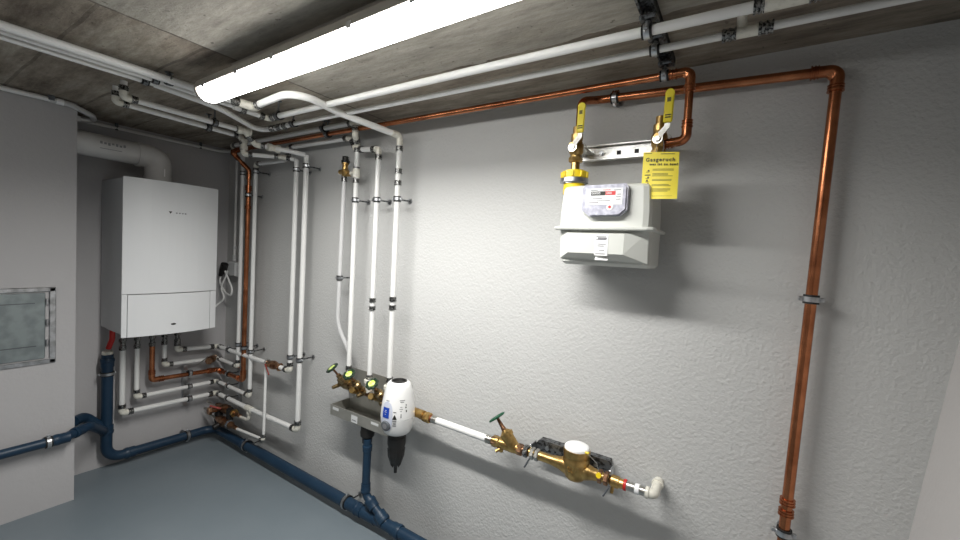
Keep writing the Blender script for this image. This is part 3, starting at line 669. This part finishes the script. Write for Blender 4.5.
def meter():
    t = thing('gas_meter', 'pale grey diaphragm gas meter with number window hanging on two valves', 'gas meter', (2.785, 1.37, 1.39))
    x0, x1 = 2.628, 2.924; yb, yf = 1.46, 1.282
    # upper shell, slightly narrowing to the top
    up = M()
    def shell(zs, n=1):
        rings = []
        for z, ins, fy in zs:
            c = .022
            xa, xb, ya, yb2 = x0 + ins, x1 - ins, fy, yb - .004
            rings.append([(xa + c, ya, z), (xb - c, ya, z), (xb - c * .3, ya + c * .3, z), (xb, ya + c, z), (xb, yb2, z), (xa, yb2, z), (xa, ya + c, z), (xa + c * .3, ya + c * .3, z)])
        mm = M(); nn = 8; vs = [p for r in rings for p in r]
        fs = [(i * nn + k, i * nn + (k + 1) % nn, (i + 1) * nn + (k + 1) % nn, (i + 1) * nn + k) for i in range(len(rings) - 1) for k in range(nn)]
        fs += [tuple(range(nn)), tuple((len(rings) - 1) * nn + k for k in range(nn))]
        return mm.add(vs, fs)
    shell([(1.505, .004, yf), (1.56, .004, yf), (1.632, .009, yf + .003), (1.640, .013, yf + .010), (1.644, .022, yf + .02)]).build('upper_shell', METER, t)
    # flange with a slight lip
    shell([(1.499, -.010, yf - .012), (1.502, -.012, yf - .014), (1.507, -.012, yf - .014), (1.510, -.006, yf - .008)]).build('flange', METER, t)
    # lower shell: recess ledge then faceted belly with chamfered bottom
    lo = shell([(1.386, .012, yf + .045), (1.396, .003, yf + .03), (1.50, .003, yf + .012)])
    xm0, xm1 = x0 + .045, x1 - .075
    def q(a, b, c, d): lo.add([a, b, c, d], [(0, 1, 2, 3)])
    # raised central belly
    A = [(xm0, yf - .006, 1.425), (xm1, yf - .006, 1.425), (xm1, yf - .006, 1.488), (xm0, yf - .006, 1.488)]
    B = [(x0 + .006, yf + .030, 1.405), (x1 - .010, yf + .030, 1.400), (x1 - .012, yf + .02, 1.495), (x0 + .006, yf + .02, 1.498)]
    C = [(x0 + .03, yf + .05, 1.388), (x1 - .04, yf + .05, 1.384)]
    lo.add(A + B, [(0, 1, 2, 3), (0, 3, 7, 4), (1, 5, 6, 2), (3, 2, 6, 7), (0, 4, 5, 1)])
    lo.build('lower_shell', METER, t)
    # index window housing
    xc, zc = 2.785, 1.590; yw = yf - .002
    poly = [(xc - .062, yw, zc + .047), (xc + .062, yw, zc + .049), (xc + .070, yw, zc + .040), (xc + .070, yw, zc - .030), (xc + .050, yw, zc - .048), (xc - .044, yw, zc - .050), (xc - .070, yw, zc - .030), (xc - .070, yw, zc + .038)]
    w = M().prism(poly, (0, -.016, 0))
    inner = [(xc + (p[0] - xc) * .93, yw - .016, zc + (p[2] - zc) * .93) for p in poly]; w.prism(inner, (0, -.006, 0)); w = w.build('counter_window', CLEAR, t)
    yl = yw - .0225
    M().box((xc, yl, zc + .010), (.112, .001, .050)).build('dial_plate', LABEL, w)
    M().box((xc - .018, yl - .001, zc + .020), (.044, .001, .012)).build('number_drum', INK, w)
    M().box((xc + .020, yl - .001, zc + .020), (.030, .001, .012)).build('decimal_drum', REDI, w)
    text('00000', .011, (xc - .038, yl - .0016, zc + .0165), (1, 0, 0), (0, 0, 1), LABEL, w, 'digits')
    text('000', .011, (xc + .008, yl - .0016, zc + .0165), (1, 0, 0), (0, 0, 1), LABEL, w, 'digits')
    for k, (dx, dz, ww, mm) in enumerate(((-.030, .030, .022, INKG), (.008, .030, .024, REDI), (.040, .029, .022, INKG), (-.02, .004, .03, INKG), (.0, -.003, .04, INKG), (.044, .008, .014, INKG), (.044, .001, .014, INKG), (-.03, -.008, .03, INKG), (.046, .016, .012, INKG))):
        M().box((xc + dx, yl - .001, zc + dz), (ww, .0008, .0022)).build('dial_print', mm, w)
    M().lathe((xc + .020, yl, zc - .022), (0, -1, 0), [(0, .010), (.001, .010)], 16).build('seal', LABEL, w)
    M().lathe((xc + .020, yl - .001, zc - .022), (0, -1, 0), [(0, .0045), (.001, .0045)], 12).build('seal_mark', REDI, w)
    M().box((xc - .004, yw - .014, zc - .044), (.030, .014, .008), None, .002).build('lock_tab', CLEAR, w)
    # sticker
    lb = M().box((2.782, yf - .0068, 1.452), (.040, .001, .066)).box((2.782, yf + .004, 1.411), (.040, .016, .0012), Matrix.Rotation(.9, 3, 'X')).build('sticker', LABEL, t)
    for k, (z, ww) in enumerate(((1.478, .030), (1.473, .028), (1.469, .030), (1.455, .024), (1.449, .020), (1.436, .016), (1.425, .03))):
        M().box((2.782 + (.002 if k % 2 else -.002), yf - .0078, z), (ww, .001, .0022 if k != 1 else .005)).build('sticker_print', INKG, lb)
    return t
meter()

# yellow notice
t = thing('warning_notice', 'yellow paper notice hanging from a gas valve with black German text', 'notice', (2.93, 1.31, 1.74))
NX, NY, NZ0, NZ1 = 2.882, 1.308, 1.597, 1.737
def npos(u, v):            # u across 0..1, v up 0..1; curled paper
    tilt = .010 * (1 - v)
    x = NX + u * .099 + (1 - v) * .004 * u
    y = NY - .012 * math.sin(u * PI * .9) * (.4 + .6 * (1 - v)) + (.014 * (1 - v) ** 3 * (u - .3) * -1.2) 
    z = NZ0 + v * (NZ1 - NZ0) - .007 * u + .003 * (1 - v) * (u ** 3) 
    return V((x, y, z))
nu, nv = 16, 16; vs = []; fs = []
for j in range(nv + 1):
    for i in range(nu + 1): vs.append(npos(i / nu, j / nv))
n = len(vs); vs += [p + V((0, .0008, 0)) for p in vs]
for j in range(nv):
    for i in range(nu):
        a = j * (nu + 1) + i; fs.append((a, a + 1, a + nu + 2, a + nu + 1)); fs.append((a + n, a + nu + 1 + n, a + nu + 2 + n, a + 1 + n))
sheet = M().add(vs, fs, True).build('sheet', PAPER, t)
def on_paper(ob, u0, v0, du, dv):   # wrap flat lettering (local x,z 0..1) onto the sheet
    pass
def ptext(s, size, u, v, material, space, name='lettering'):
    ob = text(s, size, (0, 0, 0), (1, 0, 0), (0, 0, 1), material, sheet, name, 0, .0004, space)
    o0 = parent_origin(sheet)
    for vv in ob.data.vertices:
        w = vv.co + o0
        p = npos(u + w.x / .099, v + w.z / .140); vv.co = p + V((0, w.y - .0009, 0)) - o0
def pbar(u, v, w, h, material, name='text_line'):
    mm = M(); k = 6; vs = []
    for i in range(k + 1):
        for vv in (v, v + h): vs.append(npos(u + w * i / k, vv) - V((0, .0009, 0)))
    mm.add(vs, [(2 * i, 2 * i + 2, 2 * i + 3, 2 * i + 1) for i in range(k)]); mm.build(name, material, sheet)
ptext('Gasgeruch', .0158, .08, .80, INK, 1.22); ptext('was ist zu tun?', .0100, .20, .715, INK, 1.25)
pbar(.05, .965, .2, .012, INK2); pbar(.5, .95, .38, .014, INK2)
random.seed(2)
for i, v in enumerate((.63, .605, .535, .51, .485, .41, .385, .30, .275, .21, .185, .16)): pbar(.30, v, .42 + .16 * random.random(), .010, INK2)
pbar(.08, .50, .17, .02, INK)
for i in range(6):
    v = .22 + i * .07
    if i == 4: continue
    pbar(.11, v, .10, .010, INK, 'pictogram'); pbar(.13 + .03 * (i % 2), v + .018, .05, .03, INK, 'pictogram')
pbar(.07, .06, .8, .006, INK2)
M().tube([(2.925 + .012 * math.cos(a), 1.322 - .01 * math.cos(a), 1.752 + .024 * math.sin(a)) for a in [2 * PI * k / 20 for k in range(20)]], .0012, 6, True).build('wire_loop', NICK, t)

# ------------------------------------------------------------------ tray with valves and filter
t = thing('drip_tray', 'grey metal drip tray below the brass valves with dark drain cup', 'tray', (1.62, 1.5, .52))
x0, x1, yb, yf, z0, z1 = 1.388, 1.835, 1.499, 1.372, .518, .572
tr = M().box(((x0 + x1) / 2, (yb + yf) / 2, z0), (x1 - x0, yb - yf, .003)).box(((x0 + x1) / 2, yf, (z0 + z1) / 2), (x1 - x0, .003, z1 - z0))
tr.box((x0, (yb + yf) / 2, (z0 + z1) / 2), (.003, yb - yf, z1 - z0)).box((x1, (yb + yf) / 2, (z0 + z1) / 2), (.003, yb - yf, z1 - z0))
tr.box(((x0 + x1) / 2, 1.4975, .63), (x1 - x0, .003, .225)); tr.build('tray', TRAY, t)
M().box((1.43, yf - .002, .556), (.045, .001, .014)).build('faint_label', GBOX, t)
s = M().box((1.575, yf - .002, .540), (.045, .001, .036)).build('white_sticker', GBOX, t)
M().box((1.575, yf - .003, .535), (.03, .001, .004)).build('sticker_print', INKG, s)
M().box((1.72, yf - .002, .556), (.05, .001, .012)).build('faint_label', GBOX, t)
M().lathe((1.63, 1.41, .52), (0, 0, -1), [(0, .034), (.03, .034), (.04, .036), (.06, .034), (.066, .026), (.095, .024)], 22).build('drain_cup', BLACK, t)

VZ = .672
def wheel_valve(p, stem, wheel_label, rc=.026, wmat=LIME, length=.085, name='stop_valve', body=None, axis=(1, 0, 0), L=.09):
    p = V(p); s = V(stem).normalized(); a = V(axis).normalized()
    t = thing(name, wheel_label, 'valve', tuple(p), 'hand wheel stop valves')
    B = body or TVB
    M().lathe(p - a * L / 2, a, [(0, .014), (.012, .015), (.014, .020), (L * .3, .021), (L * .5, .024), (L * .7, .021), (L - .014, .02), (L - .012, .015), (L, .014)], 18).build('body', B, t)
    M().lathe(p, s, [(0, .019), (length * .28, .018), (length * .30, .022), (length * .42, .021), (length * .46, .013), (length * .6, .012)], 18).build('bonnet', B, t)
    M().cyl(p + s * length * .5, p + s * length, .0055, seg=10).build('spindle', BRONZE, t)
    q = p + s * length; d, u, v = frame(s)
    w = M(); n = 48
    prof = [q + (u * math.cos(2 * PI * k / n) + v * math.sin(2 * PI * k / n)) * (rc * (1 + .09 * math.cos(8 * 2 * PI * k / n))) for k in range(n)]
    w.tube(prof, .0062, 8, True)
    w.lathe(q - s * .004, s, [(0, .008), (.007, .008)], 12)
    for k in range(4):
        ang = k * PI / 2 + .3; e = u * math.cos(ang) + v * math.sin(ang); w.tube([q, q + e * rc * .97], .0045, 6)
    w.build('hand_wheel', WHEEL if wmat is LIME else wmat, t)
    if wmat is LIME: M().lathe(q + s * .0015, s, [(0, rc * .70), (.004, rc * .66), (.005, .002)], 20).build('wheel_cap', LIME, t)
    return t
wheel_valve((1.462, 1.405, .685), (-.30, -.40, .62), 'brass valve with lime hand wheel standing furthest from the white filter', .027, length=.115, L=.10)
wheel_valve((1.575, 1.40, .682), (.008, -.08, .10), 'brass valve with lime hand wheel between the other two tray valves', .025, length=.128, L=.10)
wheel_valve((1.735, 1.40, .675), (.010, -.08, .095), 'brass valve with lime hand wheel closest to the white filter', .025, length=.126, L=.09)
# manifold
t = thing('valve_manifold', 'brass and nickel manifold joining the three thin risers above the tray', 'manifold', (1.62, 1.41, .67))
M().lathe((1.43, 1.41, VZ), (1, 0, 0), [(0, .012), (.01, .016), (.1, .016), (.2, .016), (.3, .016), (.40, .016), (.42, .014)], 16).build('body', BRONZE, t)
for x in (1.472, 1.628, 1.766):
    M().lathe((x, 1.41, .70), (0, 0, 1), [(-.03, .013), (0, .018), (.02, .022), (.028, .022), (.03, .026), (.045, .026), (.047, .015), (.06, .015)], 18).build('riser_nut', IVORY if x > 1.5 else BRASS, t)
for x in (1.525, 1.545, 1.655, 1.675, 1.79): M().hexn((x, 1.40, VZ), (x + .014, 1.40, VZ), .024).build('union_nut', NICK if int(x * 1000) % 2 else BRASS, t)
for x in (1.41, 1.60, 1.76): M().tube([(x, 1.40, VZ - .002), (x - .006, 1.365, VZ - .008)], [.011, .009], 12).build('drain_cock', TVB, t)
for x in (1.53, 1.665): M().cyl((x + .03, 1.40, VZ), (x + .045, 1.355, VZ + .02), .016).hexn((x + .045, 1.356, VZ + .02), (x + .050, 1.342, VZ + .026), .017).build('gauge_port', BRASS, t)

def filt():
    t = thing('water_filter', 'white egg-shaped water filter with blue display beside the brass valves', 'water filter', (1.90, 1.34, .56))
    c = V((1.901, 1.335, 0)); k_ = .80; zf = lambda z: .583 + (z - .556) * .897
    prof = [(.556, .052), (.558, .066), (.566, .076), (.585, .085), (.615, .0925), (.644, .095)]
    prof2 = [(.647, .095), (.675, .094), (.705, .0895), (.735, .0815), (.765, .070), (.790, .058), (.806, .048), (.814, .040), (.816, .034), (.806, .031)]
    prof = [(zf(z), r * k_) for z, r in prof]; prof2 = [(zf(z), r * (k_ + (.26 if z > .803 else .18 if z > .78 else .09 if z > .76 else .03 if z > .73 else 0))) for z, r in prof2]
    M().lathe((c.x, c.y, 0), (0, 0, 1), [(z, r) for z, r in prof], 40).build('lower_cover', FWHITE, t)
    M().lathe((c.x, c.y, 0), (0, 0, 1), [(z, r) for z, r in prof2], 40).build('upper_cover', FWHITE, t)
    M().cyl((c.x, c.y, zf(.642)), (c.x, c.y, zf(.650)), .0745, seg=40).build('seam_ring', GBOX, t)
    M().lathe((c.x, c.y, .80), (0, 0, 1), [(0, .031), (.0185, .034), (.0185, .029), (.011, .026), (.0105, .001)], 30).build('top_cap', BLACK, t)
    def R(z):
        P = prof + prof2
        for (a, ra), (b, rb) in zip(P, P[1:]):
            if a <= z <= b: return ra + (rb - ra) * (z - a) / (b - a + 1e-9)
        return .09
    def patch(th0, th1, z0, z1, lift, name, material, parent, shape=None, nz=14, nt_=10):
        vs = []; fs = []; z0, z1 = zf(z0), zf(z1)
        for j in range(nz + 1):
            z = z0 + (z1 - z0) * j / nz; wv = 1 if shape is None else shape(j / nz)
            for i in range(nt_ + 1):
                th = (th0 + th1) / 2 + (th1 - th0) * (i / nt_ - .5) * wv; r = R(z) + lift
                vs.append((c.x + r * math.cos(th), c.y + r * math.sin(th), z))
        for j in range(nz):
            for i in range(nt_):
                a = j * (nt_ + 1) + i; fs.append((a, a + 1, a + nt_ + 2, a + nt_ + 1))
        return M().add(vs, fs, True).build(name, material, parent)
    # th = -90 deg faces the room, -45 towards the camera
    ovalf = lambda v: math.sqrt(max(0, 1 - (abs(v * 2 - 1)) ** 3)) * .98 + .02
    D = math.radians
    p = patch(D(-110), D(-64), .585, .735, .0016, 'control_panel', FPANEL, t, ovalf)
    patch(D(-102), D(-76), .655, .705, .003, 'screen', LCD, p, None, 6, 6)
    for z, wd in ((.690, 7), (.683, 9), (.672, 5)): patch(D(-89 - wd / 2), D(-89 + wd / 2), z, z + .002, .0038, 'screen_text', FPANEL, p, None, 2, 4)
    ang = D(-87); dd = V((math.cos(ang), math.sin(ang), -.12)); zk = zf(.617); q = c + V((math.cos(ang) * R(zk), math.sin(ang) * R(zk), zk))
    M().lathe(q, dd, [(-.004, .023), (.008, .022), (.010, .018)], 24).build('knob', DGREY, p)
    M().lathe(q + dd * .010, dd, [(0, .012), (.001, .012)], 20).build('knob_mark', INKG, p)
    for z, a0, a1, h, mm in ((.685, -62, -52, .003, INK), (.652, -64, -50, .003, INK), (.640, -63, -51, .006, INKG), (.629, -62, -52, .006, INKG), (.619, -63, -51, .005, INKG), (.66, -38, -35, .02, INKG), (.74, -42, -22, .003, INKG), (.732, -40, -26, .003, INKG), (.71, -40, -32, .0025, INKG), (.70, -42, -30, .0025, INKG), (.69, -40, -34, .0025, INKG), (.735, -96, -80, .003, INKG), (.705, -22, -17, .006, INK), (.685, -20, -16, .010, INK), (.715, -20, -16, .008, INKG)):
        patch(D(a0), D(a1), z, z + h, .0012, 'printed_mark', mm, t, None, 2, 4)
    # triangle symbol
    tri = patch(D(-64), D(-50), .655, .675, .0015, 'symbol', INK, t, lambda v: 1 - v * .9, 6, 4)
    M().lathe((c.x, c.y, .585), (0, 0, -1), [(0, .038), (.02, .038), (.022, .041), (.055, .041), (.07, .036), (.08, .039), (.110, .034), (.135, .027), (.155, .016), (.160, .008), (.19, .007)], 24).build('drain_funnel', BLACK, t)
    for k in range(8):
        a = k * PI / 4; M().tube([(c.x + .037 * math.cos(a), c.y + .037 * math.sin(a), .51), (c.x + .034 * math.cos(a), c.y + .034 * math.sin(a), .475), (c.x + .018 * math.cos(a), c.y + .018 * math.sin(a), .427)], .003, 6).build('rib', BLACK, t)
    M().cyl((1.80, 1.40, .668), (2.0, 1.40, .664), .02).build('inlet_body', BRASS, t)
    return t
filt()

# ------------------------------------------------------------------ water inlet line
WL = 1.405; WZ = .657
t = thing('water_pipe', 'short white inlet pipe with brass coupling beside the white filter', 'water pipe', (2.2, WL, WZ), 'white water pipes')
M().tube([(2.065, WL, WZ), (2.335, WL, WZ - .004)], .0148, 18).build('tube', WHITE, t)
M().lathe((1.975, WL, WZ), (1, 0, 0), [(0, .018), (.02, .018), (.022, .022), (.04, .023), (.042, .018), (.06, .018)], 18).hexn((2.012, WL, WZ), (2.035, WL, WZ), .023).build('brass_coupling', BRASS, t)
M().cyl((2.03, WL, WZ), (2.045, WL, WZ), .0175).build('copper_ring', COPPER, t)
sleeve(t, (2.058, WL, WZ), (1, 0, 0), .0125, NICK, .026); sleeve(t, (2.342, WL, WZ - .004), (1, 0, 0), .0125, NICK, .026)
t = thing('stop_valve', 'slanted brass stop valve with dark green wheel on the inlet line', 'valve', (2.43, WL, WZ), 'hand wheel stop valves')
WZ2 = .655
M().lathe((2.352, WL, WZ2), (1, 0, 0), [(0, .014), (.008, .014), (.01, .021), (.035, .022), (.04, .018), (.07, .021), (.10, .022), (.13, .019), (.135, .014)], 18).build('body', BRASS, t)
M().hexn((2.358, WL, WZ2), (2.382, WL, WZ2), .023).build('inlet_nut', BRONZE, t); M().hexn((2.47, WL, WZ2), (2.494, WL, WZ2), .022).cyl((2.49, WL, WZ2), (2.518, WL, WZ), .017).build('outlet_nut', BRONZE, t)
M().hexn((2.499, WL, WZ), (2.517, WL, WZ), .023).build('union_nut', STEEL, t)
st = V((-.62, -.06, .78)).normalized(); b0 = V((2.455, WL, WZ2 + .002))
M().lathe(b0, st, [(0, .023), (.045, .0225), (.046, .027), (.060, .027), (.066, .018), (.072, .013)], 18).build('bonnet', BRASS, t)
M().lathe(b0 + st * .07, st, [(0, .010), (.012, .010), (.015, .008), (.055, .006)], 12).build('spindle', BRONZE, t)
M().cyl((2.40, WL, WZ2), (2.398, WL, WZ2 - .034), .009).cyl((2.40, WL, WZ2 - .018), (2.385, WL - .02, WZ2 - .03), .006).build('drain_plug', BRASS, t)
q = b0 + st * .128; dd, u, v = frame(st)
wn = M(); wn.tube([q + (u * math.cos(2 * PI * k / 48) + v * math.sin(2 * PI * k / 48)) * .031 * (1 + .05 * math.cos(16 * PI * k / 48)) for k in range(48)], .0042, 8, True)
wn.lathe(q - st * .006, st, [(0, .012), (.009, .012)], 12).lathe(q - st * .001, st, [(0, .029), (.002, .029)], 20)
wn.build('hand_wheel', GREEN, t)
# wall bracket
t = thing('meter_bracket', 'dark galvanised wall bracket carrying the brass water meter', 'bracket', (2.66, 1.5, .66))
zb0, zb1 = .622, .690
prof = [(2.520, .668), (2.535, zb1), (2.640, zb1), (2.655, zb1 - .008), (2.690, zb1 - .008), (2.705, zb1 + .002), (2.806, zb1 + .002), (2.824, .672), (2.824, zb0), (2.520, zb0)]
bk = M().prism([(x, 1.462, z) for x, z in prof], (0, .005, 0)).box((2.67, 1.481, zb1 - .004), (.27, .036, .004)).box((2.67, 1.481, zb0 + .002), (.27, .036, .004))
bk.build('back_plate', DZINC, t)
for x in (2.522, 2.822):
    M().box((x, 1.435, .655), (.005, .05, .060), None, .001).build('yoke', ZINC, t)
    M().box((x - .004, WL - .01, .618), (.006, .010, .045), Matrix.Rotation(.45, 3, 'Y'), .002).build('clamp_screw', DGREY, t)
for x in (2.57, 2.76): M().cyl((x, 1.463, .665), (x, 1.458, .665), .008).build('screw', ZINC, t)
t = thing('water_meter', 'round brass water meter with white lid on the inlet line', 'water meter', (2.705, WL, .61))
M().lathe((2.522, WL, WZ), (1, 0, 0), [(0, .015), (.03, .015), (.04, .017), (.085, .017), (.12, .022), (.145, .030), (.22, .030), (.245, .022), (.27, .017), (.3, .016)], 20).build('through_body', BRASS, t)
M().lathe((2.705, WL, .618), (0, 0, 1), [(0, .018), (.003, .030), (.012, .038), (.03, .0425), (.06, .0435), (.062, .047), (.074, .047), (.077, .045), (.088, .045), (.090, .047), (.106, .0475), (.112, .046)], 32).build('housing', BRASS, t)
M().lathe((2.705, WL, .728), (0, 0, 1), [(0, .044), (.005, .0445), (.010, .042), (.013, .037), (.0135, .002)], 32).build('white_lid', LABEL, t)
for x in (2.528, 2.547, 2.785, 2.806): M().hexn((x, WL, WZ), (x + .015, WL, WZ), .023).build('union_nut', BRONZE if x > 2.6 else NICK, t)
M().tube([(2.745, WL - .02, .735), (2.778, WL - .01, .705), (2.79, WL - .012, .68)], .0012, 6).build('seal_wire', NICK, t)
M().lathe((2.792, WL - .015, .668), (0, -1, .2), [(0, .009), (.008, .009)], 12).build('seal', YEL, t)
M().box((2.747, WL - .02, .734), (.014, .008, .006), None, .001).build('lid_hinge', YEL, t)
for k, (dx, dz) in enumerate(((-.014, 0), (-.005, .001), (.004, 0), (.013, .001), (-.008, -.012), (.003, -.012))):
    M().box((2.703 + dx, WL - .0435 + abs(dx) * .1, .668 + dz), (.005, .003, .008)).build('cast_mark', BRASS, t)
t = thing('inlet_fitting', 'brass and silver end fitting with red ring turning into the wall', 'fitting', (2.9, WL, WZ))
M().lathe((2.826, WL, WZ), (1, 0, 0), [(0, .014), (.006, .020), (.03, .020), (.032, .016), (.045, .016)], 18).cyl((2.838, WL, WZ), (2.835, WL - .005, WZ - .04), .006).build('brass_body', BRASS, t)
M().cyl((2.872, WL, WZ), (2.881, WL, WZ), .0185).build('red_ring', REDP, t)
M().cyl((2.881, WL, WZ), (2.957, WL, WZ), .0145).build('silver_sleeve', NICK, t)
M().cyl((2.908, WL, WZ), (2.922, WL, WZ), .017).build('white_ring', LABEL, t)
M().tube(fillet([(2.945, WL, WZ), (2.966, WL, WZ), (2.966, 1.499, WZ + .002)], .018, 8), .0155, 18).build('white_elbow', IVORY, t)
M().lathe((2.947, WL, WZ), (1, 0, 0), [(-.006, .016), (-.006, .019), (.004, .019), (.004, .016)], 18).build('elbow_collar', IVORY, t)
M().lathe((2.966, 1.470, WZ + .002), (0, 1, 0), [(0, .0155), (0, .019), (.012, .019), (.012, .0155)], 18).build('wall_collar', IVORY, t)

for o in bpy.data.objects:
    if '_o' in o: del o['_o']
